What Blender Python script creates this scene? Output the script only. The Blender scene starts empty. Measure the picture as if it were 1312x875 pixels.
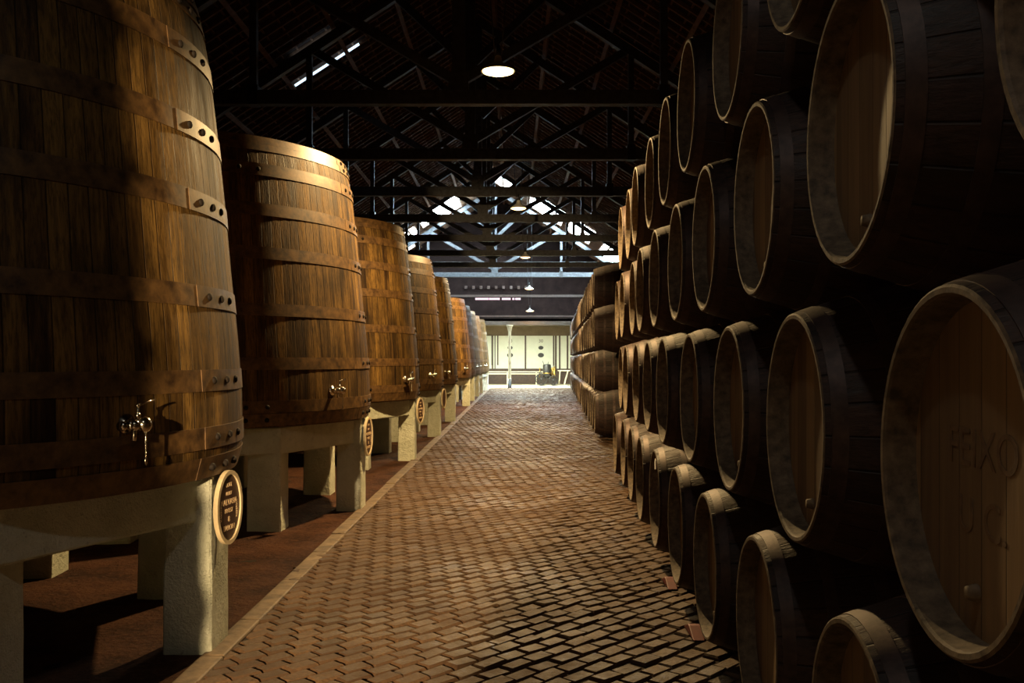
import bpy, bmesh, math, random
from mathutils import Vector, Matrix, noise
random.seed(11)
PI = math.pi
C = bpy.context.scene.collection
F = 1200.0; CZ = 1.60

# ------------------------------------------------------------------ mesh helpers
class MB:
    def __init__(s): s.v = []; s.f = []; s.sm = []
    def add(s, vs, fs, smooth=False):
        o = len(s.v); s.v += [tuple(v) for v in vs]
        for f in fs: s.f.append(tuple(i + o for i in f)); s.sm.append(smooth)
    def box(s, x0, y0, z0, x1, y1, z1, M=None):
        vs = [Vector(p) for p in ((x0,y0,z0),(x1,y0,z0),(x1,y1,z0),(x0,y1,z0),(x0,y0,z1),(x1,y0,z1),(x1,y1,z1),(x0,y1,z1))]
        if M: vs = [M @ v for v in vs]
        s.add(vs, [(0,3,2,1),(4,5,6,7),(0,1,5,4),(1,2,6,5),(2,3,7,6),(3,0,4,7)])
    def beam(s, a, b, w, h, up=(0,0,1)):
        a = Vector(a); b = Vector(b); d = b - a; L = d.length; d.normalize()
        side = d.cross(Vector(up))
        if side.length < 1e-4: side = Vector((1,0,0))
        side.normalize(); u = side.cross(d)
        M = Matrix((( d.x, side.x, u.x, a.x),(d.y, side.y, u.y, a.y),(d.z, side.z, u.z, a.z),(0,0,0,1)))
        s.box(0, -w/2, -h/2, L, w/2, h/2, M)
    def lathe(s, prof, n=32, M=None, caps=False, smooth=True, a0=0, a1=2*PI):
        full = abs(a1 - a0 - 2*PI) < 1e-6; m = n if full else n + 1
        vs = []
        for r, z in prof:
            for i in range(m):
                a = a0 + (a1 - a0) * i / n
                vs.append(Vector((r*math.cos(a), r*math.sin(a), z)))
        fs = []
        for j in range(len(prof) - 1):
            for i in range(n):
                k = (i + 1) % m
                fs.append((j*m + i, j*m + k, (j+1)*m + k, (j+1)*m + i))
        if caps:
            fs.append(tuple(reversed(range(m)))); fs.append(tuple(range((len(prof)-1)*m, len(prof)*m)))
        if M: vs = [M @ v for v in vs]
        s.add(vs, fs, smooth)
    def hard(s, prof, n=32, M=None, **k):
        for a, b in zip(prof, prof[1:]): s.lathe([a, b], n, M, **k)
    def tube(s, pts, r, n=8, caps=True):
        pts = [Vector(p) for p in pts]; rings = []
        for i, p in enumerate(pts):
            d = (pts[min(i+1, len(pts)-1)] - pts[max(i-1, 0)]).normalized()
            a = Vector((0,0,1)) if abs(d.z) < .9 else Vector((1,0,0))
            u = d.cross(a).normalized(); w = u.cross(d)
            rr = r[i] if isinstance(r, (list, tuple)) else r
            rings.append([p + (u*math.cos(t) + w*math.sin(t))*rr for t in [2*PI*k/n for k in range(n)]])
        vs = [v for q in rings for v in q]; fs = []
        for j in range(len(pts)-1):
            for i in range(n):
                k = (i+1) % n; fs.append((j*n+i, j*n+k, (j+1)*n+k, (j+1)*n+i))
        if caps: fs.append(tuple(reversed(range(n)))); fs.append(tuple(range((len(pts)-1)*n, len(pts)*n)))
        s.add(vs, fs, True)
    def ball(s, c, r, n=14, k=8, sq=(1,1,1)):
        prof = [(r*math.sin(PI*i/k) + 1e-5, -r*math.cos(PI*i/k)) for i in range(k+1)]
        M = Matrix.Translation(c) @ Matrix.Diagonal((*sq, 1))
        s.lathe(prof, n, M)
    def mesh(s, name, mat):
        me = bpy.data.meshes.new(name); me.from_pydata(s.v, [], s.f); me.update()
        for p, q in zip(me.polygons, s.sm): p.use_smooth = q
        if mat: me.materials.append(mat)
        return me
    def build(s, name, mat, parent=None, loc=None, bevel=0, fix=True, weld=False):
        me = s.mesh(name, mat)
        if fix:
            bm = bmesh.new(); bm.from_mesh(me); bmesh.ops.recalc_face_normals(bm, faces=bm.faces); bm.to_mesh(me); bm.free()
        o = bpy.data.objects.new(name, me); C.objects.link(o); o.parent = parent
        if loc is not None: o.location = loc
        if bevel:
            b = o.modifiers.new('Bevel', 'BEVEL'); b.width = bevel; b.segments = 2; b.limit_method = 'ANGLE'
        return o
def tag(o, label=None, cat=None, group=None, kind=None):
    if label: o['label'] = label
    if cat: o['category'] = cat
    if group: o['group'] = group
    if kind: o['kind'] = kind
    return o
def empty(name, loc, rz=0):
    o = bpy.data.objects.new(name, None); C.objects.link(o); o.location = loc; o.rotation_euler = (0,0,rz)
    o.empty_display_size = .2; return o
def kids(o, cache={}):
    return list(o.children)
def copy_tree(o, parent=None):
    c = o.copy(); C.objects.link(c)
    if parent: c.parent = parent
    for ch in list(o.children): copy_tree(ch, c)
    return c

# ------------------------------------------------------------------ materials
class NT:
    def __init__(s, name):
        s.m = bpy.data.materials.new(name); s.m.use_nodes = True; s.t = s.m.node_tree; s.t.nodes.clear()
        s.out = s.n('ShaderNodeOutputMaterial'); s.b = s.n('ShaderNodeBsdfPrincipled')
        s.l(s.b.outputs[0], s.out.inputs[0])
    def n(s, t, **k):
        x = s.t.nodes.new(t)
        for a, b in k.items(): setattr(x, a, b)
        return x
    def l(s, a, b): s.t.links.new(a, b)
    def put(s, v, sock):
        if hasattr(v, 'links') or isinstance(v, bpy.types.NodeSocket): s.l(v, sock)
        else: sock.default_value = v
    def math(s, op, a, b=0.0, c=0.0):
        x = s.n('ShaderNodeMath', operation=op)
        s.put(a, x.inputs[0]); s.put(b, x.inputs[1]); s.put(c, x.inputs[2]); return x.outputs[0]
    def mix(s, f, a, b, mode='MIX'):
        x = s.n('ShaderNodeMix', data_type='RGBA', blend_type=mode)
        s.put(f, x.inputs[0]); s.put(a, x.inputs[6]); s.put(b, x.inputs[7]); return x.outputs[2]
    def noise(s, vec, scale, detail=4, rough=.55, dist=0):
        x = s.n('ShaderNodeTexNoise'); x.inputs['Scale'].default_value = scale; x.inputs['Detail'].default_value = detail
        x.inputs['Roughness'].default_value = rough; x.inputs['Distortion'].default_value = dist
        if vec is not None: s.l(vec, x.inputs['Vector'])
        return x.outputs[0]
    def mapping(s, vec, sc, loc=(0,0,0), rot=(0,0,0)):
        x = s.n('ShaderNodeMapping'); x.inputs['Scale'].default_value = sc; x.inputs['Location'].default_value = loc
        x.inputs['Rotation'].default_value = rot; s.l(vec, x.inputs[0]); return x.outputs[0]
    def ramp(s, f, stops):
        x = s.n('ShaderNodeValToRGB'); e = x.color_ramp.elements
        while len(e) < len(stops): e.new(.5)
        for q, (p, c) in zip(e, stops):
            q.position = p; q.color = (c, c, c, 1) if isinstance(c, (int, float)) else (*c, 1)
        s.l(f, x.inputs[0]); return x.outputs[0]
    def obj(s): return s.n('ShaderNodeTexCoord').outputs['Object']
    def rnd(s, vec, k=17.0):
        oi = s.n('ShaderNodeObjectInfo'); cx = s.n('ShaderNodeCombineXYZ')
        r = s.math('MULTIPLY', oi.outputs['Random'], k); s.l(r, cx.inputs[0]); s.l(r, cx.inputs[2])
        a = s.n('ShaderNodeVectorMath', operation='ADD'); s.l(vec, a.inputs[0]); s.l(cx.outputs[0], a.inputs[1]); return a.outputs[0]
    def bump(s, h, strength=.4, dist=.01, prev=None):
        x = s.n('ShaderNodeBump'); x.inputs['Strength'].default_value = strength; x.inputs['Distance'].default_value = dist
        s.l(h, x.inputs['Height'])
        if prev is not None: s.l(prev, x.inputs['Normal'])
        s.l(x.outputs[0], s.b.inputs['Normal']); return x.outputs[0]
    def fin(s, col, rough=.6, metal=0, spec=.5):
        s.put(col if not isinstance(col, tuple) else (*col[:3], 1), s.b.inputs['Base Color'])
        s.put(rough, s.b.inputs['Roughness']); s.put(metal, s.b.inputs['Metallic'])
        s.b.inputs['Specular IOR Level'].default_value = spec; return s.m

def stave_mat(name, c1, c2, dark, n, axis='z', rough=(.42,.7), streak=1.0, spec=.5):
    t = NT(name); o = t.obj(); sx = t.n('ShaderNodeSeparateXYZ'); t.l(o, sx.inputs[0])
    a, b, L = (sx.outputs[1], sx.outputs[0], sx.outputs[2]) if axis == 'z' else (sx.outputs[2], sx.outputs[1], sx.outputs[0])
    ang = t.math('MULTIPLY', t.math('ARCTAN2', a, b), n/(2*PI))
    cell = t.math('FLOOR', ang); fr = t.math('FRACT', t.math('ADD', ang, 1000))
    oi = t.n('ShaderNodeObjectInfo')
    wn = t.n('ShaderNodeTexWhiteNoise', noise_dimensions='1D'); t.l(t.math('ADD', cell, t.math('MULTIPLY', oi.outputs['Random'], 77)), wn.inputs['W'])
    ro = t.rnd(o)
    sc = (9,9,.28) if axis == 'z' else (.8,14,14)
    st = t.noise(t.mapping(ro, sc), 1.0, 6, .65, .3)
    sc2 = (40,40,.9) if axis == 'z' else (3,60,60)
    fine = t.noise(t.mapping(ro, sc2), 1.0, 4, .6)
    blot = t.noise(ro, 1.3, 4, .6)
    f = t.math('MULTIPLY_ADD', wn.outputs[0], .30, t.math('MULTIPLY', st, .75))
    f = t.math('MULTIPLY_ADD', fine, .5, t.math('SUBTRACT', f, .30))
    col = t.mix(t.ramp(f, [(.25, 0), (.85, 1)]), (*c1, 1), (*c2, 1))
    stain = t.ramp(t.math('MULTIPLY_ADD', blot, .6, t.math('MULTIPLY', st, .45)), [(.40, 1), (.58, 0)])
    col = t.mix(t.math('MULTIPLY', stain, .7*streak), col, (*dark, 1))
    gap = t.ramp(t.math('ABSOLUTE', t.math('SUBTRACT', fr, .5)), [(.455, 0), (.49, 1)])
    col = t.mix(t.math('MULTIPLY', gap, .75), col, (*dark, 1))
    h = t.math('SUBTRACT', t.math('MULTIPLY_ADD', fine, .35, t.math('MULTIPLY', st, .3)), t.math('MULTIPLY', gap, .8))
    gr = t.noise(t.mapping(ro, (70,70,9) if axis == 'z' else (9,70,70)), 1.0, 3, .7)
    col = t.mix(t.math('MULTIPLY', t.ramp(gr, [(.36, 1), (.54, 0)]), .55), col, (*dark, 1))
    h = t.math('ADD', h, t.math('MULTIPLY', gr, .4)); t.bump(h, .7, .009)
    return t.fin(col, t.ramp(st, [(.3, rough[0]), (.7, rough[1])]), 0, spec)

def plain(name, c1, c2, scale=8, rough=.6, metal=0, bump=.2, bd=.005, spec=.5, stretch=(1,1,1), detail=6):
    t = NT(name); o = t.rnd(t.mapping(t.obj(), stretch), 9.0); nz = t.noise(o, scale, detail, .62)
    col = t.mix(t.ramp(nz, [(.32, 0), (.68, 1)]), (*c1, 1), (*c2, 1))
    if bump: t.bump(nz, bump, bd)
    return t.fin(col, rough, metal, spec)

M = {}
M['vat'] = stave_mat('vat_wood', (.040,.018,.006), (.30,.168,.042), (.009,.005,.003), 116, 'z', (.52,.8), 1.1, .2)
M['barrel'] = stave_mat('barrel_wood', (.024,.013,.011), (.066,.034,.025), (.006,.004,.004), 26, 'x', (.5,.75), .8, .35)
M['chime'] = plain('chime_wood', (.045,.031,.020), (.17,.125,.078), 26, .75, 0, .6, .006)
def head_mat(name, c1, c2, dark, w):
    t = NT(name); o = t.obj(); sx = t.n('ShaderNodeSeparateXYZ'); t.l(o, sx.inputs[0])
    q = t.math('MULTIPLY', sx.outputs[1], 1/w); cell = t.math('FLOOR', q); fr = t.math('FRACT', t.math('ADD', q, 100))
    wn = t.n('ShaderNodeTexWhiteNoise', noise_dimensions='1D'); oi = t.n('ShaderNodeObjectInfo')
    t.l(t.math('ADD', cell, t.math('MULTIPLY', oi.outputs['Random'], 91)), wn.inputs['W'])
    ro = t.rnd(o); st = t.noise(t.mapping(ro, (1,22,1.5)), 1, 5, .6, .2)
    f = t.math('MULTIPLY_ADD', wn.outputs[0], .4, t.math('MULTIPLY', st, .7))
    col = t.mix(t.ramp(f, [(.3, 0), (.8, 1)]), (*c1, 1), (*c2, 1))
    gap = t.ramp(t.math('ABSOLUTE', t.math('SUBTRACT', fr, .5)), [(.47, 0), (.495, 1)])
    col = t.mix(t.math('MULTIPLY', gap, .8), col, (*dark, 1)); t.bump(t.math('SUBTRACT', st, gap), .4, .004)
    return t.fin(col, .6)
M['head'] = head_mat('barrel_head_wood', (.10,.062,.036), (.25,.165,.085), (.02,.012,.008), .105)
M['hoop'] = plain('barrel_hoop_iron', (.030,.018,.016), (.075,.045,.038), 22, .55, .4, .3, .003)
M['vathoop'] = plain('vat_hoop_iron', (.040,.020,.009), (.17,.092,.032), 14, .5, .1, .3, .003)
M['bolt'] = plain('bolt_iron', (.008,.006,.005), (.018,.013,.010), 30, .75, 0, .2, .005, .15)
M['brass'] = plain('polished_tap_metal', (.55,.48,.38), (.75,.68,.56), 9, .16, 1, 0)
M['oldbrass'] = plain('old_brass', (.45,.30,.08), (.6,.42,.13), 12, .35, 1, 0)
def concrete():
    t = NT('whitewashed_concrete'); o = t.rnd(t.obj()); a = t.noise(o, 3, 5, .6); b = t.noise(o, 22, 6, .7); c = t.noise(o, 70, 3, .6)
    col = t.mix(t.ramp(a, [(.35, 0), (.65, 1)]), (.60,.62,.48,1), (.80,.82,.68,1))
    col = t.mix(t.ramp(b, [(.62, 0), (.75, 1)]), col, (.30,.27,.20,1))
    n = t.bump(b, 1, .035); t.bump(c, .7, .010, n)
    return t.fin(col, .8, 0, .3)
M['conc'] = concrete()
M['truss'] = plain('truss_timber', (.022,.021,.022), (.065,.066,.07), 9, .55, 0, .4, .01, .4)
M['rafter'] = plain('rafter_timber', (.10,.052,.030), (.20,.11,.065), 7, .7, 0, .3, .01, .3)
M['tile'] = plain('roof_tile', (.018,.012,.010), (.045,.028,.022), 5, .85, 0, .3, .01, .2)
M['wall'] = plain('old_plaster', (.055,.040,.030), (.10,.072,.052), 2.2, .9, 0, .4, .02, .2)
M['darkwall'] = plain('dark_gable_boards', (.010,.006,.0055), (.022,.013,.011), 2.2, 1, 0, .3, .01, .03)  # near-black brown of the gable wall
M['backwall'] = plain('back_plaster', (.12,.085,.05), (.18,.13,.08), 2.5, .8, 0, .2)
M['darkwood'] = plain('dark_board', (.035,.018,.012), (.07,.035,.022), 8, .5, 0, .2)
M['black'] = plain('black_iron', (.012,.011,.011), (.03,.028,.027), 14, .45, .3, .1)
M['white'] = plain('white_panel', (.72,.75,.62), (.80,.82,.70), 3, .5, 0, 0)
M['colpaint'] = plain('column_paint', (.26,.22,.14), (.34,.30,.19), 6, .5, 0, .1)
M['cream'] = plain('cream_paint', (.50,.46,.32), (.62,.57,.41), 6, .5, 0, .1)
M['paper'] = plain('white_paper', (.75,.75,.75), (.85,.85,.85), 12, .8, 0, 0)
M['red'] = plain('red_chock', (.10,.012,.012), (.17,.022,.018), 12, .6, 0, .2)
M['slate'] = plain('slate_board', (.045,.020,.014), (.075,.035,.022), 12, .5, 0, .2)
M['signrim'] = plain('sign_rim_paint', (.45,.36,.22), (.60,.48,.30), 20, .6, 0, .2)
M['chalk'] = plain('chalk_lettering', (.60,.42,.24), (.75,.55,.33), 60, .9, 0, 0)
M['stencil'] = plain('faded_stencil', (.10,.062,.036), (.20,.125,.065), 30, .9, 0, 0)
M['shade'] = plain('enamel_shade', (.55,.52,.45), (.62,.60,.52), 6, .4, .1, 0)
M['kerb'] = plain('kerb_stone', (.065,.040,.022), (.20,.135,.075), 9, .7, 0, .7, .012)
M['rail'] = plain('stillage_timber', (.03,.02,.016), (.07,.045,.034), 8, .8, 0, .3)
def setts():
    t = NT('setts'); o = t.obj(); g = t.n('ShaderNodeNewGeometry')
    a = t.noise(o, 45, 5, .7); b = t.noise(o, .8, 4, .6); c = t.noise(o, 9, 4, .6)
    base = t.mix(g.outputs['Random Per Island'], (.045,.024,.013,1), (.135,.077,.038,1))
    base = t.mix(t.ramp(a, [(.38, .0), (.58, .75)]), base, (.055,.032,.019,1))
    base = t.mix(t.ramp(b, [(.4, 0), (.62, .5)]), base, (.08,.043,.023,1))
    n = t.bump(c, .5, .016); t.bump(a, .8, .008, n)
    r = t.ramp(t.math('MULTIPLY_ADD', b, .6, t.math('MULTIPLY', c, .4)), [(.38, .46), (.62, .78)])
    return t.fin(base, r, 0, .22)
M['setts'] = setts()
M['mortar'] = plain('mortar_soil', (.010,.006,.004), (.028,.017,.010), 20, .9, 0, .5, .01, .2)
def earth():
    t = NT('earth'); o = t.obj(); a = t.noise(o, 2.2, 6, .65); b = t.noise(o, 26, 6, .7)
    col = t.mix(t.ramp(a, [(.35, 0), (.65, 1)]), (.038,.014,.008,1), (.115,.046,.023,1))
    col = t.mix(t.ramp(b, [(.5, 0), (.75, .6)]), col, (.19,.085,.042,1))
    n = t.bump(a, .8, .12); t.bump(b, 1, .05, n); return t.fin(col, .95, 0, .2)
M['earth'] = earth()
def emit(name, col, s):
    m = bpy.data.materials.new(name); m.use_nodes = True; t = m.node_tree; t.nodes.clear()
    e = t.nodes.new('ShaderNodeEmission'); e.inputs[0].default_value = (*col, 1); e.inputs[1].default_value = s
    o = t.nodes.new('ShaderNodeOutputMaterial'); t.links.new(e.outputs[0], o.inputs[0]); return m
M['bulb'] = emit('lit_bulb', (1, .74, .30), 9)
M['bulb_far'] = emit('lit_bulb_distant', (1, .60, .25), 9)
M['sky'] = emit('skylight_glass_daylight', (.62, .86, 1), 95)
M['slit'] = emit('daylight_slit', (.62, .82, 1), 2.0)
M['slitpink'] = emit('eaves_daylight', (1, .72, .85), 1.6)
M['tube'] = emit('added_fluorescent_tube', (.93, 1, .80), 14)

# ------------------------------------------------------------------ room shell
XR, HR, SL = -.91, 11.0, .65       # ridge x, ridge height, pitch
XL, XW = -8.6, 7.0                 # side walls
Y0, YG, YB = -11.0, 53.6, 62.2
def roofz(x): return HR - SL*abs(x - XR)
fl = MB(); fl.box(XL-.2, Y0, -.25, XW+.2, YB+.2, -.018); tag(fl.build('floor', M['mortar']), kind='structure')
g = MB(); nx, ny = 46, 300; xs = [XL + (-1.66 - XL)*i/nx for i in range(nx+1)]
for j in range(ny+1):
    y = Y0 + (YG - Y0)*j/ny
    for i, x in enumerate(xs):
        xx = x + (y-5.0)*.007*(i/nx); w = min(1, (nx-i)/3)
        g.v.append((xx, y, -.008 + .022*w*(noise.noise((xx*1.4, y*1.4, 3)) + .5*noise.noise((xx*5, y*5, 1)))))
for j in range(ny):
    for i in range(nx):
        a = j*(nx+1)+i; g.f.append((a, a+1, a+nx+2, a+nx+1)); g.sm.append(True)
tag(g.build('floor', M['earth']), kind='structure')
def wall(name, mb, mat='wall'): return tag(mb.build(name, M[mat]), kind='structure')
m = MB(); m.box(XL-.3, Y0, -.2, XL, YB, roofz(XL)+.05); wall('wall_left', m)
m = MB(); m.box(XW, Y0, -.2, XW+.3, YB, roofz(XW)+.05); wall('wall_right', m)
def gable(y, z0, name):
    m = MB(); pts = [(XL, z0), (XW, z0), (XW, roofz(XW)), (XR, HR), (XL, roofz(XL))]
    vs = [(x, y, z) for x, z in pts] + [(x, y+.3, z) for x, z in pts]; n = 5
    m.add(vs, [tuple(range(n)), tuple(range(2*n-1, n-1, -1))] + [(i, (i+1)%n, (i+1)%n+n, i+n) for i in range(n)])
    return wall(name, m)
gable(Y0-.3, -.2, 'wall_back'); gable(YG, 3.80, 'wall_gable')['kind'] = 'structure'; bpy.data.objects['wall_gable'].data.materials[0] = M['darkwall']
m = MB(); m.box(XL, YB, -.2, XW, YB+.3, 4.0); wall('wall_front', m, 'backwall')
# roof: two slabs, with rafters and purlins under them
ce = MB()
for sx in (-1, 1):
    xe = XL-.3 if sx < 0 else XW+.3
    for (a, b) in (((XR, HR), (xe, roofz(xe))),):
        vs = [(a[0], Y0-.3, a[1]), (b[0], Y0-.3, b[1]), (b[0], Y0-.3, b[1]+.12), (a[0], Y0-.3, a[1]+.12)]
        vs += [(x, YG+.3, z) for x, _, z in vs]
        ce.add(vs, [(0,1,2,3),(7,6,5,4),(0,4,5,1),(1,5,6,2),(2,6,7,3),(3,7,4,0)])
ceil = tag(ce.build('ceiling', M['tile']), kind='structure')
ra = MB(); pu = MB(); y = 8.0
while y < YG - .1:
    for xe in (XL+.02, XW-.02):
        ra.beam((XR, y, HR-.05), (xe, y, roofz(xe)-.05), .055, .075, (0,0,1))
    y += .40
for xe, sgn in ((XL, -1), (XW, 1)):
    n = 6
    for i in range(n):
        x = XR + (xe - XR)*(i + .35)/n
        pu.box(-.05, Y0, -.05, .05, YG-.02, .05, Matrix.Translation((x, 0, roofz(x)-.155)) @ Matrix.Rotation(sgn*.576, 4, 'Y'))
tag(ra.build('rafters', M['rafter'], ceil), kind='stuff'); pu.build('purlins', M['rafter'], ceil)
bt = MB()                                             # tile battens running lengthwise
for xe in (XL, XW):
    for i in range(1, 24):
        x = XR + (xe - XR)*i/24; bt.box(x-.02, 8, roofz(x)-.03, x+.02, YG, roofz(x)+.0)
bt.build('tile_battens', M['rafter'], ceil)
# lean-to at the far end: ceiling and lintel beam
m = MB(); m.box(XL, YG, 3.82, XW, YB, 3.95); tag(m.build('ceiling', M['backwall']), kind='structure')
m = MB(); m.box(XL, YG-.35, 3.58, XW, YG+.02, 3.80); tag(m.build('trim_1', M['wall']), kind='structure')
# daylight slit under the gable and the row of joist ends
sl = MB(); x = -2.1
for w, gp in ((.75,.03),(.62,.12),(.5,.1),(.12,.05),(.3,.04),(.5,.03),(.25,.05)):
    if x + w > .95: break
    sl.box(x, YG-.03, 5.03, x+w, YG-.005, 5.14); x += w + gp
tag(sl.build('window_1', M['slitpink']), kind='structure')
m = MB(); m.box(XL, YG-.06, 5.19, XW, YG-.002, 5.32); m.box(XL, YG-.05, 4.05, XW, YG-.002, 4.14)
for i in range(9): m.box(-2.7+i*.43, YG-.25, 5.65, -2.56+i*.43, YG-.002, 5.82)
tag(m.build('trim_2', M['darkwood']), kind='structure')

# ------------------------------------------------------------------ paving setts and kerb
def kerbx(y): return -1.55 + (y-5.0)*.007
def stackx(y): return .772 + .047*y
st = MB(); A = math.radians(46); ca, sa = math.cos(A), math.sin(A); U, V = .178, .114
for j in range(-300, 380):
    for i in range(-80, 330):
        u0 = (i + (.5 if j % 2 else 0))*U; v0 = j*V
        x = u0*ca - v0*sa; y = u0*sa + v0*ca
        if y < 1.8 or y > YG-.1 or x < kerbx(y)-.06 or x > stackx(y)+1.6: continue
        rr = random.Random(i*1000+j)
        du = .012*math.sin(v0*1.9+u0*.7) + .006*rr.uniform(-1,1); dv = .03*math.sin(u0*1.1+.6*v0) 
        hz = .006*rr.uniform(-1,1); tx = rr.uniform(-.05,.05); ty = rr.uniform(-.05,.05)
        un = .05*noise.noise((x*.6, y*.6, 7))*.5
        def P(a, b, z):
            uu = u0 + a + du; vv = v0 + b + dv
            return (uu*ca - vv*sa, uu*sa + vv*ca, z + hz*(z > -.015) + (a*tx + b*ty)*(z > -.015) + un*.4)
        hu, hv = U/2 - .0045 - rr.uniform(0,.004), V/2 - .0045 - rr.uniform(0,.004)
        c = [(hu,hv),(-hu,hv),(-hu,-hv),(hu,-hv)]; k = .010
        vs = [P(a, b, -.03) for a, b in c] + [P(a*.975, b*.965, -.011) for a, b in c] + [P(a*(1-k/hu), b*(1-k/hv), 0) for a, b in c]
        st.add(vs, [(0,1,5,4),(1,2,6,5),(2,3,7,6),(3,0,4,7),(4,5,9,8),(5,6,10,9),(6,7,11,10),(7,4,8,11),(8,9,10,11)])
tag(st.build('floor', M['setts'], fix=True), kind='structure')
kb = MB(); y = 1.0; rk = random.Random(5)
while y < YG-.4:
    L = rk.uniform(.7, 1.15); y1 = min(y+L-.008, YG-.4)
    z = .012 + rk.uniform(-.006,.006)
    kb.add([(kerbx(y)-.13, y, -.05),(kerbx(y)+rk.uniform(-.01,.01), y, -.05),(kerbx(y1)+rk.uniform(-.01,.01), y1, -.05),(kerbx(y1)-.13, y1, -.05),
            (kerbx(y)-.13, y, z),(kerbx(y), y, z),(kerbx(y1), y1, z),(kerbx(y1)-.13, y1, z)], [(0,3,2,1),(4,5,6,7),(0,1,5,4),(1,2,6,5),(2,3,7,6),(3,0,4,7)])
    y += L
tag(kb.build('trim_3', M['kerb'], bevel=.012), kind='structure')
# worn cement floor of the far room
m = MB(); m.box(XL, YG-.1, -.1, XW, YB, .004); tag(m.build('floor', M['cream']), kind='structure')

# ------------------------------------------------------------------ vats
Z0, ZT = .975, 3.71
VP = [(.975,1.915),(1.02,1.935),(1.13,1.95),(1.4,1.945),(1.75,1.92),(2.13,1.881),(2.6,1.84),(3.08,1.79),(3.45,1.745),(3.71,1.685)]
def vr(z):
    for (a, ra_), (b, rb) in zip(VP, VP[1:]):
        if z <= b: return ra_ + (rb-ra_)*(z-a)/(b-a)
    return VP[-1][1]
HOOPS1 = [1.025, 1.185, 1.49, 1.94, 2.455, 2.865, 3.30, 3.57, 3.67]
HOOPS2 = [1.045, 1.165, 1.565, 2.065, 2.595, 3.005, 3.385, 3.605, 3.672]
AZ = math.radians(-27)
def make_vat(detail, HOOPS):
    t = empty('wine_vat', (0,0,0))
    b = MB(); prof = [(vr(Z0 + (ZT-Z0)*i/26), Z0 + (ZT-Z0)*i/26 - Z0) for i in range(27)]
    N = 116; m_ = N*2                                          # every stave slightly bowed, with a groove between
    vs = []; 
    for r, z in prof:
        for i in range(m_):
            a = 2*PI*i/m_; vs.append(((r - (.0012 if i % 2 == 0 else 0))*math.cos(a), (r - (.0012 if i % 2 == 0 else 0))*math.sin(a), z))
    fs = [(j*m_+i, j*m_+(i+1)%m_, (j+1)*m_+(i+1)%m_, (j+1)*m_+i) for j in range(len(prof)-1) for i in range(m_)]
    b.add(vs, fs, True)
    top = ZT - Z0
    b.lathe([(1.682, top), (1.63, top+.0), (1.635, top-.09), (.001, top-.09)], 96)
    b.lathe([(1.912, 0), (1.86, 0), (1.86, .04), (.001, .04)], 96)
    b.build('staves', M['vat'], t)
    rh = random.Random(3)
    for q, hz in enumerate(HOOPS):
        w = .115 if q < 7 else .07; z0 = hz - w/2; z1 = hz + w/2
        h = MB(); e = .006
        h.hard([(vr(z0)-.002, z0-Z0), (vr(z0)+e, z0-Z0), (vr(z1)+e, z1-Z0), (vr(z1)-.002, z1-Z0)], 128)
        a0 = math.radians(-10 + rh.uniform(-1.5,1.5)); a1 = a0 + math.radians(19); e2 = .009     # riveted overlap
        h.hard([(vr(z0)+e-.004, z0-Z0), (vr(z0)+e2, z0-Z0), (vr(z1)+e2, z1-Z0), (vr(z1)+e-.004, z1-Z0)], 12, a0=a0, a1=a1)
        for aa in (a0, a1):
            r0, r1 = vr(z0), vr(z1); c_, s_ = math.cos(aa), math.sin(aa)
            h.add([((r0+e-.004)*c_, (r0+e-.004)*s_, z0-Z0), ((r0+e2)*c_, (r0+e2)*s_, z0-Z0), ((r1+e2)*c_, (r1+e2)*s_, z1-Z0), ((r1+e-.004)*c_, (r1+e-.004)*s_, z1-Z0)], [(0,1,2,3)])
        ho = h.build('hoop', M['vathoop'], t)
        sets = [a0 + math.radians(k) for k in (4, 9.5, 14.5)]
        if q in (0, 1, 6): sets += [math.radians(k) for k in (-62, -56, -50)]
        for aa in (sets if detail else []):
            r = vr(hz)+e2; rm = MB()
            Mx = Matrix.Translation((r*math.cos(aa), r*math.sin(aa), hz-Z0)) @ Matrix.Rotation(aa, 4, 'Z') @ Matrix.Rotation(PI/2, 4, 'Y')
            rm.lathe([(.021,-.012),(.021,.006),(.014,.013),(.001,.015)], 10, Mx); rm.build('bolt', M['bolt'], ho)
    # tap
    rz = vr(1.30); ta = MB(); Mt = Matrix.Translation((rz*math.cos(AZ), rz*math.sin(AZ), 1.30-Z0)) @ Matrix.Rotation(AZ, 4, 'Z')
    Rx = Mt @ Matrix.Rotation(PI/2, 4, 'Y')
    ta.lathe([(.001,-.01),(.048,-.01),(.048,.008),(.024,.014),(.020,.05),(.030,.055),(.030,.068),(.020,.075),(.020,.10)], 20, Rx)
    # round body ahead of the flange, nozzle turned sideways and down
    def tp(x, y, z): return Mt @ Vector((x, y, z))
    for (x, y, z, r) in ((.115, 0, 0, .040), (.118, -.055, 0, .027)):
        bb = MB(); ta.ball(tp(x, y, z), r)
    ta.tube([tp(.117,-.03,0), tp(.118,-.09,0)], .017); ta.tube([tp(.118,-.088,0), tp(.118,-.096,0)], .028, 14); ta.tube([tp(.118,-.098,0), tp(.118,-.135,0)], .022, 14)
    ta.tube([tp(.118,-.055,0), tp(.118,-.055,-.045), tp(.118,-.06,-.07)], [.013,.011,.014])
    ta.tube([tp(.118,-.035,.02), tp(.118,-.035,.055), tp(.118,-.035,.088)], [.012,.007,.006])
    ta.ball(tp(.118,-.035,.045), .014); ta.ball(tp(.118,-.035,.090), .010)
    tap = ta.build('tap', M['brass'], t)
    lv = MB(); lv.tube([tp(.118,-.035,.090), tp(.10,.03,.103), tp(.09,.09,.112)], [.006,.005,.0045]); lv.build('lever', M['brass'], tap)
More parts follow.
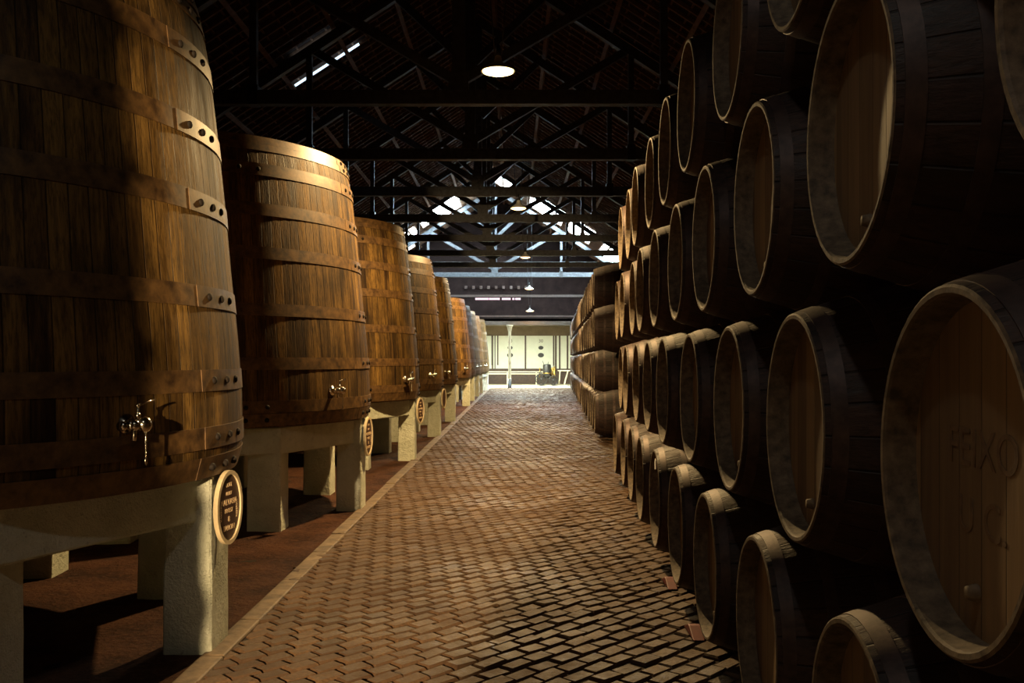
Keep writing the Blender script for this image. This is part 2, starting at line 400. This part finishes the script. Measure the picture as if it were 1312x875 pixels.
    if detail:
        ch = MB()
        for k in range(9): ch.ball(tp(.116, .012, -.045-.013*k), .006, 8, 5, (1,1,1.3))
        ch.ball(tp(.116,.012,-.17), .011, 8, 6, (.8,.8,1.7)); ch.build('chain', M['brass'], tap)
    return t
def make_stand():
    t = empty('concrete_stand', (0,0,0)); R = 1.885; w = .26
    rs = random.Random(8)
    def rough(mb, loc0, name):
        o = mb.build(name, M['conc'], t); me = o.data; bm = bmesh.new(); bm.from_mesh(me)
        bmesh.ops.bevel(bm, geom=list(bm.edges), offset=.012, segments=1, affect='EDGES')
        bmesh.ops.subdivide_edges(bm, edges=[e for e in bm.edges if e.calc_length() > .1], cuts=4, use_grid_fill=True)
        for v in bm.verts:
            n = noise.noise_vector(v.co*6 + Vector((loc0,0,0)))*.006 + noise.noise_vector(v.co*19)*.003
            v.co += Vector((n.x, n.y, n.z*.3))
        bm.to_mesh(me); bm.free(); return o
    cs = [(math.cos(PI/4*k)*R, math.sin(PI/4*k)*R) for k in range(8)]
    for k in range(8):                                   # ring beam, one straight length between each pair of piers
        a, b = cs[k], cs[(k+1) % 8]; q = (R-w/.92)/R; z0, z1 = .715, .972
        vs = [(a[0], a[1], z0), (b[0], b[1], z0), (b[0]*q, b[1]*q, z0), (a[0]*q, a[1]*q, z0)]
        vs += [(x, y, z1) for x, y, _ in vs]
        mb = MB(); mb.add(vs, [(0,1,2,3),(7,6,5,4),(0,4,5,1),(1,5,6,2),(2,6,7,3),(3,7,4,0)]); rough(mb, k, 'ring_beam')
    boxes = [(1.645,-.15,1.90,.15),(-1.90,-.15,-1.645,.15),(-.15,1.64,.15,1.89),(-.15,-1.89,.15,-1.64),
             (1.03,-1.34,1.34,-1.04),(1.03,1.04,1.34,1.34),(-1.34,-1.34,-1.03,-1.04),(-1.34,1.04,-1.03,1.34)]
    for k, (x0, y0, x1, y1) in enumerate(boxes):
        mb = MB(); e = .012; z1 = .970
        mb.add([(x0-e,y0-e,-.03),(x1+.002,y0-e,-.03),(x1+.002,y1+e,-.03),(x0-e,y1+e,-.03),(x0,y0,z1),(x1,y0,z1),(x1,y1,z1),(x0,y1,z1)],
               [(0,3,2,1),(4,5,6,7),(0,1,5,4),(1,2,6,5),(2,3,7,6),(3,0,4,7)]); rough(mb, k+9, 'pier')
    return t
YV = [.45, 5.27, 10.1, 15.05, 19.75, 24.45, 32.7, 36.8, 41.0, 45.2, 49.4]
CX = [-3.60, -3.543, -3.503, -3.45, -3.405, -3.38, -3.37, -3.37, -3.33, -3.29, -3.15]
ORD = ['first','second','third','fourth','fifth','sixth','seventh','eighth','ninth','tenth','eleventh','twelfth','thirteenth','fourteenth','fifteenth','sixteenth','seventeenth','eighteenth','nineteenth','twentieth','twenty-first','twenty-second','twenty-third','twenty-fourth','twenty-fifth','twenty-sixth','twenty-seventh','twenty-eighth']
vl = ['wooden vat beside the camera position, just outside the left of the view',
      'huge tapering wooden vat nearest the camera, cut off by the top left of the photo',
      'golden brown riveted wooden vat, second nearest, whose whole front and rim show',
      'golden wooden vat, third along the aisle, its tap casting a dark shadow',
      'wooden vat, fourth along the aisle, half hidden behind the third',
      'narrow-showing wooden vat, fifth along the aisle, just before the gap in the row',
      'wooden vat standing just after the gap in the row, its front fully showing',
      'wooden vat next behind the one after the gap, only a sliver showing',
      'third wooden vat beyond the gap in the row, seen as a thin strip',
      'fourth wooden vat beyond the gap in the row, seen as a thin strip',
      'farthest wooden vat of the row, nearest the white panels']
sl_ = ['white concrete ring stand of the vat beside the camera position',
       'white concrete ring stand on square piers under the nearest vat',
       'white concrete ring stand on square piers under the second vat',
       'white concrete ring stand on square piers under the third vat',
       'white concrete stand under the fourth vat', 'white concrete stand under the fifth vat, just before the gap',
       'white concrete stand under the vat just after the gap', 'white concrete stand under the second vat beyond the gap',
       'white concrete stand under the third vat beyond the gap', 'white concrete stand under the fourth vat beyond the gap',
       'white concrete stand under the farthest vat']
def cxv(y): return CX[YV.index(y)]
vat0 = make_vat(True, HOOPS1); vatM = make_vat(True, HOOPS2); vatF = make_vat(False, HOOPS2); stand0 = make_stand()
nv = [0, 0, 0]
for i, y in enumerate(YV):
    kq = 0 if i < 2 else 1 if i < 6 else 2
    src = (vat0, vatM, vatF)[kq]; used = nv[kq]; nv[kq] += 1
    v = src if not used else copy_tree(src)
    if used == 0: v = src
    v.location = (cxv(y), y, Z0); v.rotation_euler.z = (0, 0, 0, .09, .02, -.03, .03, 0, .02, -.02, .01)[i]
    tag(v, vl[i], 'wine vat', 'wooden wine vats along the left side')
    s = stand0 if i == 0 else copy_tree(stand0)
    s.location = (cxv(y), y, 0); tag(s, sl_[i], 'stand', 'concrete stands under the vats')
# oval slate signs on the aisle piers
def text_mesh(body, size):
    cu = bpy.data.curves.new('lettering', 'FONT'); cu.body = body; cu.size = size; cu.extrude = .0007; cu.align_x = 'CENTER'; cu.align_y = 'CENTER'
    o = bpy.data.objects.new('tmp', cu); C.objects.link(o)
    dg = bpy.context.evaluated_depsgraph_get(); me = bpy.data.meshes.new_from_object(o.evaluated_get(dg))
    bpy.data.objects.remove(o); return me
def oval(mb, rx, rz, x0, x1, n=40, inner=None):
    def ring(x, k): return [(x, (rx*k)*math.cos(2*PI*i/n), (rz+rx*(k-1))*math.sin(2*PI*i/n)) for i in range(n)]
    if inner is None:
        mb.add(ring(x0, 1) + ring(x1, 1), [tuple(range(n)), tuple(range(2*n-1, n-1, -1))] + [(i, (i+1)%n, (i+1)%n+n, i+n) for i in range(n)])
    else:
        mb.add(ring(x0, 1) + ring(x1, 1) + ring(x1, inner) + ring(x0, inner), [(q*n+i, q*n+(i+1)%n, ((q+1)%4)*n+(i+1)%n, ((q+1)%4)*n+i) for q in range(4) for i in range(n)])
lines = ['LOTE', 'RUBY', 'MALVASIA', 'FINEST', '8', 'BARON']
lab = ['oval slate sign with chalk lettering on the nearest pier', 'oval slate sign on the aisle pier of the second vat', 'oval slate sign on the aisle pier of the third vat',
       'small oval slate sign on the aisle pier of the fourth vat']
for i in range(4):
    y = YV[i+1]; s = empty('oval_sign', (cxv(y) + (1.935, 1.935, 1.965, 1.955)[i], y + (.0, .03, .0, 0)[i], (.772, .772, .785, .785)[i]), -math.radians((8, 6, 15, 12)[i])); tag(s, lab[i], 'sign', 'oval signs on the vat piers')
    m = MB(); oval(m, .140, .185, 0, .016); m.build('slate', M['slate'], s)
    m = MB(); oval(m, .163, .208, 0, .026, inner=.86); m.build('rim', M['signrim'], s)
    if i < 3:
        zz = .125
        for ln, sz in zip(lines, (.032,.030,.046,.034,.045,.042)):
            me = text_mesh(ln, sz); me.materials.append(M['chalk'])
            o = bpy.data.objects.new('lettering', me); C.objects.link(o); o.parent = s
            o.location = (.017, 0, zz); o.rotation_euler = (PI/2, 0, PI/2); zz -= .048
        for sd in (-1, 1):
            me = text_mesh('RESERVA', .026); me.materials.append(M['chalk']); o = bpy.data.objects.new('lettering', me); C.objects.link(o); o.parent = s
            o.location = (.017, sd*.102, -.02); o.rotation_euler = (PI/2 , 0, PI/2); o.rotation_euler.rotate_axis('Z', sd*PI/2)

# ------------------------------------------------------------------ barrels
RB, RC, BL = .510, .371, 1.45
def brad(x): 
    t = (x/BL - .5)*2; return RC + .004 + (RB-RC-.004)*(1 - abs(t)**1.9)
XF = Matrix.Rotation(PI/2, 4, 'Y')                    # lathe axis z -> local +x
def make_barrel():
    t = empty('wine_barrel', (0,0,0)); up = Matrix.Translation((0,0,RB)) @ XF
    b = MB(); pr = [(brad(BL*i/24), BL*i/24) for i in range(25)]
    b.lathe(pr, 52, XF)
    ob = b.build('staves', M['barrel'], t, (0,0,RB))
    ri = RC - .017
    for s0, s1 in ((0, 1), (BL, -1)):
        c = MB(); c.hard([(RC+.004, s0), (RC-.002, s0 - s1*.004), (ri+.004, s0 - s1*.003), (ri, s0 + s1*.004), (ri-.010, s0 + s1*.082)], 56, XF)
        c.build('chime', M['chime'], t, (0,0,RB))
    for xx in (.072, BL-.072):
        h = MB(); h.lathe([(.001, xx), (ri-.004, xx)] if xx < .5 else [(ri-.004, xx), (.001, xx)], 40, XF, smooth=False)
        h.lathe([(ri-.004, xx), (ri-.004, xx+(.02 if xx < .5 else -.02)), (.001, xx+(.02 if xx < .5 else -.02))], 40, XF, smooth=False)
        h.build('head', M['head'], t, (0,0,RB))
    for xx, w in ((.040,.044), (.19,.04), (.36,.045), (BL-.36,.045), (BL-.19,.04), (BL-.040,.044)):
        h = MB(); a, m_, d = xx-w/2, xx, xx+w/2; e = .0022
        h.hard([(brad(a)-.002, a), (brad(a)+e, a), (brad(d)+e, d), (brad(d)-.002, d)], 56, XF)
        h.build('hoop', M['hoop'], t, (0,0,RB))
    sp = MB(); sp.lathe([(.001,.050),(.014,.050),(.020,.074)], 12, Matrix.Translation((0,.02,-.255)) @ XF); sp.build('bung', M['chime'], t, (0,0,RB))
    return t
bar0 = make_barrel(); nb = 0; SP = 1.19; rowz = [.018 + .85*k for k in range(4)]
RB_ROT = -math.atan(.047)
rown = ['bottom row', 'second row up', 'third row up', 'top row']
barrels = {}
bprobe = random.Random(21)
def place_barrel(y, row, blk, label, grp):
    global nb
    b = bar0 if nb == 0 else copy_tree(bar0); nb += 1
    b.location = (stackx(y) + bprobe.uniform(-.018,.018), y, rowz[row]); b.rotation_euler = (0, 0, RB_ROT)
    for ch in b.children: ch.rotation_euler.x = 0
    tag(b, label, 'barrel', grp); return b
for row in range(4):
    off = 1.305 if row in (0, 2) else 1.90
    first = {0: 2.3, 1: 1.8, 2: 1.2, 3: 2.8}[row]; y = off - SP*4; n = 0; back = []
    while y < 12.1:
        if y < first:
            q = int(round((first - y)/SP - .3)); back.append(y)
            lb = 'oak barrel behind the camera position, %s of its part of the %s' % (ORD[len(back)-1], rown[row])
        else:
            lb = 'dark oak barrel, %s from the camera in the %s of the near stack' % (ORD[n], rown[row]); n += 1
        if row == 1 and abs(y-1.90) < .01: lb = 'large foreground barrel at the right edge with faded stencilled letters on its head'
        place_barrel(y, row, 0, lb, 'oak barrels stacked in the near block')
        y += SP
for row in range(4):
    y = 18.6 + (SP/2 if row in (1, 3) else 0); n = 0
    while y < 50.2:
        lb = 'dark barrel, %s from the near end in the %s of the distant stack' % (ORD[n], rown[row])
        place_barrel(y, row, 1, lb, 'oak barrels stacked in the distant block'); n += 1; y += SP
# faded stencil on the big foreground head
big = [o for o in C.objects if o.get('label', '').startswith('large foreground')][0]
for body, sz, zz, yy in (('FEIXO', .115, .035, 0), ('U', .11, -.105, .07), ('C.', .11, -.105, -.06)):
    me = text_mesh(body, sz); me.materials.append(M['stencil']); o = bpy.data.objects.new('stencil', me); C.objects.link(o); o.parent = big
    o.location = (.0708, yy, RB+zz); o.rotation_euler = (PI/2, 0, -PI/2)
# paper tag and red chocks
m = MB(); m.add([(0,-.035,-.03),(0,.03,-.04),(0,.042,.01),(0,.01,.045),(0,-.03,.03),(.004,-.035,-.03),(.004,.03,-.04),(.004,.042,.01),(.004,.01,.045),(.004,-.03,.03)],
             [(0,1,2,3,4),(9,8,7,6,5)] + [(i,(i+1)%5,(i+1)%5+5,i+5) for i in range(5)])
yt = 1.305 + SP*5; o = m.build('paper_tag', M['paper'], None, (stackx(yt)-.02, yt-.10, rowz[0]+RB+.355)); o.location = (stackx(yt)-.03, yt-.17, rowz[0]+RB+.28)
tag(o, 'torn white paper tag stuck on the rim of a bottom-row barrel', 'tag')
for k, (yy, lb) in enumerate(((1.305+SP*3.5, 'red wedge chock between bottom barrels, nearer of the two'), (1.305+SP*4.5, 'red wedge chock between bottom barrels, farther of the two'))):
    m = MB(); m.add([(0,-.15,0),(.07,-.15,0),(.07,.15,0),(0,.15,0),(0,-.02,.05),(.07,-.02,.05),(.07,.02,.05),(0,.02,.05)], [(0,3,2,1),(4,5,6,7),(0,1,5,4),(1,2,6,5),(2,3,7,6),(3,0,4,7)])
    o = m.build('wedge_chock', M['red'], None, (stackx(yy)-.0, yy, .004), bevel=.006); tag(o, lb, 'chock', 'red chocks under the barrels')
# timber rails the stacks lie on
for (ya, yb, lb) in ((-4.6, 12.7, 'near'), (18.0, 50.6, 'distant')):
    m = MB(); m.box(-.14, 0, -.006, .14, yb-ya, .0165)
    o = m.build('timber_rail', M['rail'], None, (stackx(ya)+BL/2, ya, 0)); o.rotation_euler.z = RB_ROT; tag(o, 'dark timber rail on the floor under the %s barrel stack' % lb, 'rail', 'timber rails under the stacks')

# ------------------------------------------------------------------ roof trusses
ty = [2.5, 7.0, 11.0, 16.0, 20.4, 24.9, 29.6, 34.4, 39.2, 44.0, 49.3]
TZ = 6.07
def make_truss():
    t = empty('roof_truss', (0,0,0)); 
    def rf(x): return HR - .42 - SL*abs(x-XR)
    m = MB(); m.box(XL+.02, -.10, TZ-.12, XW-.02, .10, TZ+.12); m.build('tie_beam', M['truss'], t, bevel=.01)
    m = MB(); m.box(XR-.11, -.09, TZ+.10, XR+.11, .09, HR-.40); m.box(XR-.17, -.11, TZ+.10, XR+.17, .11, TZ+.42); m.build('king_post', M['truss'], t)
    for xe in (XL+.5, XW-.4):
        m = MB(); m.beam((XR, 0, rf(XR)), (xe, 0, rf(xe)), .16, .20); m.build('principal_rafter', M['truss'], t)
    for s_ in (-1, 1):
        for xo, zb in ((3.4, .32), (1.6, 2.0)):
            xx = XR + s_*xo; m = MB(); m.beam((XR + s_*.1, 0, TZ+zb), (xx, 0, rf(xx)-.05), .12, .16); m.build('strut', M['truss'], t)
        xx = XR + s_*3.5; m = MB(); m.box(xx-.06, -.07, TZ+.1, xx+.06, .07, rf(xx)); m.build('queen_post', M['truss'], t)
    for s_ in (-1, 1):                                         # iron straps
        xx = XR + s_*3.5; m = MB(); m.box(xx-.09, -.115, TZ-.13, xx+.09, .115, TZ+.2); m.build('strap', M['black'], t)
    return t
tr0 = make_truss(); vis = 0
for k, y in enumerate(ty):
    t = tr0 if k == 0 else copy_tree(tr0); t.location = (0, y, 0)
    if y > 13:
        lb = 'dark king-post roof truss spanning the hall, %s from the camera' % ORD[vis]; vis += 1
    else: lb = ['dark roof truss directly overhead of the camera, above the view','dark roof truss over the second vat, above the view','dark roof truss just in front of the nearest pendant lamp, above the view'][k]
    tag(t, lb, 'roof truss', 'dark roof trusses')

# ------------------------------------------------------------------ skylights (glass tiles letting daylight in)
wn = 2
def pane(px, py, lpx, side, w=.5, mat='sky', Yf=None, thin=0):
    global wn
    xp = px-656; yp = 461-py
    Cc = (HR-CZ-.10) + SL*XR if side > 0 else (HR-CZ-.10) - SL*XR
    Y = F*Cc/(yp + SL*xp) if side > 0 else F*Cc/(yp - SL*xp)
    if Yf: Y = Yf
    X = xp*Y/F; hl = lpx/2*Y/F
    r = empty('window_%d' % wn, (X, Y, roofz(X)-(.125 if thin else .09))); tag(r, kind='structure'); wn += 1
    a = -side*SL
    g = MB(); g.add([(-hl,-w/2,-hl*a),(hl,-w/2,hl*a),(hl,w/2,hl*a),(-hl,w/2,-hl*a)], [(0,1,2,3)])
    g.v += [(x, y, z+.012) for x, y, z in g.v[:4]]; g.f += [(7,6,5,4)] + [(i,(i+1)%4,(i+1)%4+4,i+4) for i in range(4)]; g.sm += [False]*5
    g.build('glass', M[mat], r)
    if not thin:
        fr = MB()
        for s_ in (-1, 1): fr.beam((-hl, s_*(w/2+.03), -hl*a), (hl, s_*(w/2+.03), hl*a), .05, .06)
        for s_ in (-1, 1): fr.beam((s_*hl, -w/2, s_*hl*a), (s_*hl, w/2, s_*hl*a), .05, .06)
        fr.build('frame', M['rafter'], r)
pane(701, 268, 42, 1, 4.4); pane(744, 296, 30, 1, 4.6); pane(645, 231, 24, 1, 4.0); pane(783, 325, 26, 1, 5.6)
pane(624, 236, 7, -1, 1.0); pane(680, 254, 6, 1, .9); pane(572, 267, 34, -1, 3.6); pane(545, 286, 10, -1, 1.6); pane(527, 298, 13, -1, 2.4); pane(524, 316, 12, -1, 2.0)
pane(419, 82, 82, -1, .14, 'slit', thin=1); pane(400, 55, 50, -1, .035, 'slit', thin=1); pane(712, 240, 16, 1, .12, 'slit', thin=1); pane(603, 293, 14, -1, .1, 'slit', thin=1)

# ------------------------------------------------------------------ pendant lamps
def pendant(loc, label, lit, power=0, rad=.24, col=(1,.66,.28), ceil_z=None, far=False, cone=158):
    t = empty('pendant_lamp', loc); tag(t, label, 'lamp', 'pendant lamps over the aisle')
    m = MB(); m.lathe([(.035,.17),(.05,.10),(.09,.075),(rad*.8,.03),(rad,-.005),(rad-.006,-.008),(rad*.78,.02),(.08,.06),(.001,.07)], 36); m.build('shade', M['shade'], t)
    b = MB(); b.lathe([(rad*.90,.012),(rad*.88,-.012),(rad*.62,-.030),(rad*.30,-.040),(.001,-.043)], 28); b.build('bulb', M['bulb' if not far else 'bulb_far'] if lit else M['shade'], t)
    zc = (roofz(loc[0]) if ceil_z is None else ceil_z) - loc[2] - .2
    m = MB()
    for s_ in (-1, 1):
        m.tube([(s_*.035,0,.15), (s_*.11,0,1.1), (s_*.10,0,zc)], .007, 6)
    m.build('suspension_chain', M['black'], t)
    m = MB(); m.tube([(0,0,.16),(0,0,.30)], [.03,.02], 12); m.build('lamp_holder', M['black'], t)
    if lit and power:
        l = bpy.data.lights.new('bulb_light', 'SPOT'); l.energy = power; l.color = col; l.shadow_soft_size = .07; l.spot_size = math.radians(cone); l.spot_blend = .35
        o = bpy.data.objects.new('bulb_light', l); C.objects.link(o); o.parent = t; o.location = (0,0,-.10)
    return t
pendant((-.16, 10.8, 4.93), 'bright bare-bulb pendant lamp with dish shade, nearest and highest in view', True, 2000, .20)
pendant((.14, 20.5, 4.92), 'lit pendant lamp, middle one of the row over the aisle', True, 900, .18, far=True, cone=168)
pendant((.43, 30.3, 4.92), 'small lit pendant lamp over the aisle, third from the camera', True, 2600, .17, far=True, cone=170)
pendant((.83, 44.8, 5.0), 'pale-shaded pendant lamp hanging near the dark far gable', True, 1300, .22, far=True, cone=168)  # glow added in an unlit-looking shade to warm the farthest vats
pendant((1.0, 52.3, 4.33), 'low small lit pendant lamp just before the far gable', True, 120, .24, far=True)
pendant((-.3, .9, 4.95), 'pendant lamp above the camera end of the aisle', True, 42, .20, (.92,.93,.90))
# added, unseen floodlight standing in for a low warm lamp behind the camera
FL = Vector((-1.66, -5.3, 2.36)); fd = empty('floodlight', (FL.x, FL.y, 0)); tag(fd, 'added floodlight on a tripod, unseen behind the camera, lighting the nearest vat and paving', 'floodlight')
m = MB(); m.tube([(0,0,.55),(0,0,2.24)], .018)
for k in range(3):
    a = 2*PI*k/3 + .5; m.tube([(0,0,.9),(.5*math.cos(a),.5*math.sin(a),-.01)], .014)
m.build('tripod', M['black'], fd)
m = MB(); m.box(-.14,-.12,2.24,.14,-.02,2.48); m.box(-.16,-.02,2.22,-.14,.05,2.50); m.box(.14,-.02,2.22,.16,.05,2.50); m.box(-.16,-.02,2.48,.16,.05,2.50); m.build('lamp_housing', M['black'], fd, bevel=.004)
m = MB(); m.box(-.12,-.019,2.26,.12,-.012,2.46); m.build('lamp_glass', M['bulb'], fd)
l = bpy.data.lights.new('added_flood_beam', 'SPOT'); l.energy = 14500; l.color = (1,.70,.36); l.shadow_soft_size = .10; l.spot_size = math.radians(46); l.spot_blend = .2
o = bpy.data.objects.new('added_flood_beam', l); C.objects.link(o); o.parent = fd; o.location = (0,.06,2.36); o.rotation_euler = (PI/2 - math.radians(15), 0, 0)
# added, unseen plank door; blocks the floodlight to shade paving and barrels at right
dr = empty('light_blocker_door', (-1.10, -1.2, 0)); tag(dr, 'added plank door, unseen behind the camera, blocking the floodlight from the right side', 'door')
m = MB()
for k in range(11): m.box(k*.155, -.02, .02, k*.155+.151, .02, 3.0)
m.build('planks', M['rafter'], dr, bevel=.004)
for z in (.30, 1.45, 2.65):
    m = MB(); m.box(.02, .02, z, 1.68, .055, z+.13); m.build('ledge', M['darkwood'], dr, bevel=.004)
m = MB(); m.tube([(.10,-.03,1.0),(.10,-.07,1.02),(.10,-.07,1.18),(.10,-.03,1.2)], .01); m.build('handle', M['black'], dr)

# ------------------------------------------------------------------ far end
def fx(px, Y): return (px-656)*Y/F
YP = YB - .06
bd = empty('display_wall', (0, YP, 0)); tag(bd, 'white display panels with brown frames and round dark emblems on the far wall', 'panels')
for a, b in ((618,630),(632,672.3),(674.3,711),(713,727),(727,770)):
    m = MB(); m.box(fx(a, YP), -.02, 1.02, fx(b, YP), .02, 3.20); m.build('panel', M['white'], bd)
for a, b, z0 in ((629.6,631.4,1.25),(633.6,634.8,1.02),(637,638.6,1.25),(672.2,674.2,1.02),(708.4,710.2,1.2),(711.4,713.2,1.02),(716,718,1.02),(726,728,1.02)):
    m = MB(); m.box(fx(a, YP), -.05, z0, fx(b, YP), -.022, 3.20); m.build('mullion', M['darkwood'], bd)
for px in (653.5, 693):
    for py, rx, rz in ((445.5, .17, .125), (455, .20, .15)):
        m = MB(); n = 28; zc = CZ + (461-py)*YP/F
        c = [(fx(px, YP)+rx*math.cos(2*PI*i/n), zc+rz*math.sin(2*PI*i/n)) for i in range(n)]
        m.add([(x, -.045, z) for x, z in c]+[(x, -.021, z) for x, z in c], [tuple(range(n)), tuple(range(2*n-1,n-1,-1))]+[(i,(i+1)%n,(i+1)%n+n,i+n) for i in range(n)])
        m.build('emblem', M['black'], bd)
    me = text_mesh('30', .30); me.materials.append(M['darkwood']); o = bpy.data.objects.new('lettering', me); C.objects.link(o); o.parent = bd
    o.location = (fx(px, YP), -.03, CZ + (461-437)*YP/F); o.rotation_euler = (PI/2, 0, 0)
m = MB(); m.box(XL, YB-.02, 0, XW, YB-.001, 1.02); tag(m.build('baseboard_front', M['darkwood']), kind='structure')
bn = empty('bench', (0, 60.0, 0)); tag(bn, 'long low bench with pale rail top under the white panels', 'bench')
m = MB(); m.box(fx(612,60), -.3, .80, fx(697,60), .3, .86); m.build('top', M['cream'], bn, bevel=.01)
m = MB(); m.box(fx(612,60), -.28, .68, fx(697,60), -.24, .74); m.build('rail', M['cream'], bn)
for px in (616, 650, 687):
    m = MB(); m.box(fx(px,60)-.03, -.28, 0, fx(px,60)+.03, -.22, .80); m.build('leg', M['cream'], bn)
cl = empty('iron_column', (-.13, 53.0, 0)); tag(cl, 'slender cream column with black base at the end of the aisle', 'column')
m = MB(); m.lathe([(.10,.50),(.085,.55),(.080,3.2),(.10,3.25),(.14,3.45),(.19,3.50),(.19,3.58),(.001,3.58)], 20); m.build('shaft', M['colpaint'], cl)
m = MB(); m.lathe([(.001,-.01),(.13,-.01),(.13,.04),(.105,.08),(.102,.51),(.001,.51)], 20); m.build('base', M['black'], cl)
# old wheeled pump
pm = empty('wine_pump', (fx(702,58), 58, .004)); tag(pm, 'old wheeled wine pump machine with dark drum and brass fittings by the far panels', 'pump')
def wheel(x, y, r):
    m = MB(); Mw = Matrix.Translation((x, y, r)) @ Matrix.Rotation(PI/2, 4, 'X')
    m.lathe([(r-.045,-.03),(r,-.03),(r,.03),(r-.045,.03),(r-.045,-.03)], 32, Mw); m.lathe([(.001,-.05),(.055,-.05),(.055,.05),(.001,.05)], 14, Mw)
    for k in range(10):
        a = 2*PI*k/10; m.beam((x, y, r), (x+(r-.03)*math.cos(a), y, r+(r-.03)*math.sin(a)), .03, .03, (0,1,0))
    m.build('wheel', M['black'], pm)
for s_ in (-.32, .32): wheel(-.42, s_, .36); wheel(.34, s_, .30)
m = MB(); m.box(-.62,-.2,.36,.60,.2,.44); m.beam((-.42,-.34,.36),(-.42,.34,.36),.04,.04); m.beam((.34,-.34,.30),(.34,.34,.30),.04,.04); m.box(.28,-.15,.28,.4,.15,.38); m.build('chassis', M['black'], pm)
m = MB(); m.lathe([(.001,.44),(.24,.44),(.25,.60),(.25,1.20),(.22,1.28),(.001,1.30)], 24, Matrix.Translation((-.06,0,0))); m.build('drum', M['black'], pm)
m = MB(); m.lathe([(.255,.70),(.262,.70),(.262,.76),(.255,.76)], 24, Matrix.Translation((-.06,0,0))); m.tube([(.26,0,.44),(.26,0,1.0),(.34,0,1.12),(.46,0,1.10)], .045); m.ball((.27,0,1.0), .085)
m.tube([(.40,-.05,.44),(.40,-.05,.95)], .07); m.ball((.40,-.05,.98), .09); m.tube([(-.5,0,.44),(-.5,0,.98)], .03); m.ball((-.5,0,1.02), .055); m.build('fittings', M['oldbrass'], pm)
m = MB(); m.tube([(-.24,-.1,1.25),(-.34,-.1,1.5)], .015); m.tube([(.0,-.1,1.27),(.02,-.1,1.44)], .015); m.beam((-.3,-.22,.95),(.2,-.26,.46),.04,.04); m.beam((-.65,-.1,.46),(-.45,-.22,.9),.05,.04); m.build('levers', M['black'], pm)
ct = empty('wooden_trestle', (fx(724,58.6), 58.6, .004)); tag(ct, 'pale slanting wooden trestle beside the pump, half behind the barrels', 'trestle')
m = MB(); m.box(-.45,-.25,.86,.55,.25,.92); m.build('top', M['cream'], ct)
for x0, x1 in ((-.05,.17),(-.38,-.32)):
    for yy in (-.2,.2):
        m = MB(); m.beam((x0,yy,.03),(x1,yy,.88),.08,.06); m.build('leg', M['cream'], ct)
dk = MB(); dk.box(fx(668,57.5), -.35, .0, fx(727,57.5), .35, .035)
o = dk.build('floor_slab', M['cream'], None, (0,58.1,.004)); tag(o, 'low pale slab on the floor under the pump', 'slab')
pm.location.z = ct.location.z = .04
# added fluorescent tubes, unseen behind the lintel beam, to brighten the far panels
for xx, lb in ((-2.6, 'added unseen fluorescent tube under the low ceiling, left one lighting the far panels'), (1.2, 'added unseen fluorescent tube under the low ceiling, right one lighting the far panels')):
    t = empty('added_tube_light', (xx, 54.6, 3.752)); tag(t, lb, 'ceiling light', 'added tube lights in the far room')
    m = MB(); m.box(-1.2,-.06,0,1.2,.06,.07); m.build('housing', M['shade'], t)
    m = MB(); m.tube([(-1.15,0,-.03),(1.15,0,-.03)], .02, 10); m.build('tube', M['tube'], t)
    l = bpy.data.lights.new('added_tube_glow', 'AREA'); l.shape = 'RECTANGLE'; l.size = 2.3; l.size_y = .08; l.energy = 1500; l.color = (.93,1,.82)
    o = bpy.data.objects.new('added_tube_glow', l); C.objects.link(o); o.parent = t; o.location = (0,0,-.06)

# ------------------------------------------------------------------ world and camera
w = bpy.data.worlds.new('World'); bpy.context.scene.world = w; w.use_nodes = True
w.node_tree.nodes['Background'].inputs[0].default_value = (.4,.55,.8,1); w.node_tree.nodes['Background'].inputs[1].default_value = .3
cam = bpy.data.cameras.new('Camera'); co = bpy.data.objects.new('Camera', cam); C.objects.link(co)
co.location = (0, 0, CZ); co.rotation_euler = (PI/2, 0, 0); cam.sensor_width = 36; cam.lens = 36*F/1312; cam.shift_y = 23.5/1312; cam.clip_start = .05; cam.clip_end = 200
sc = bpy.context.scene; sc.camera = co
sc.view_settings.view_transform = 'Standard'; sc.view_settings.look = 'None'; sc.view_settings.gamma = 1; sc.view_settings.use_curve_mapping = False
sc.view_settings.exposure = -.12
sc.cycles.use_denoising = True; sc.cycles.sample_clamp_indirect = 4; sc.cycles.max_bounces = 6
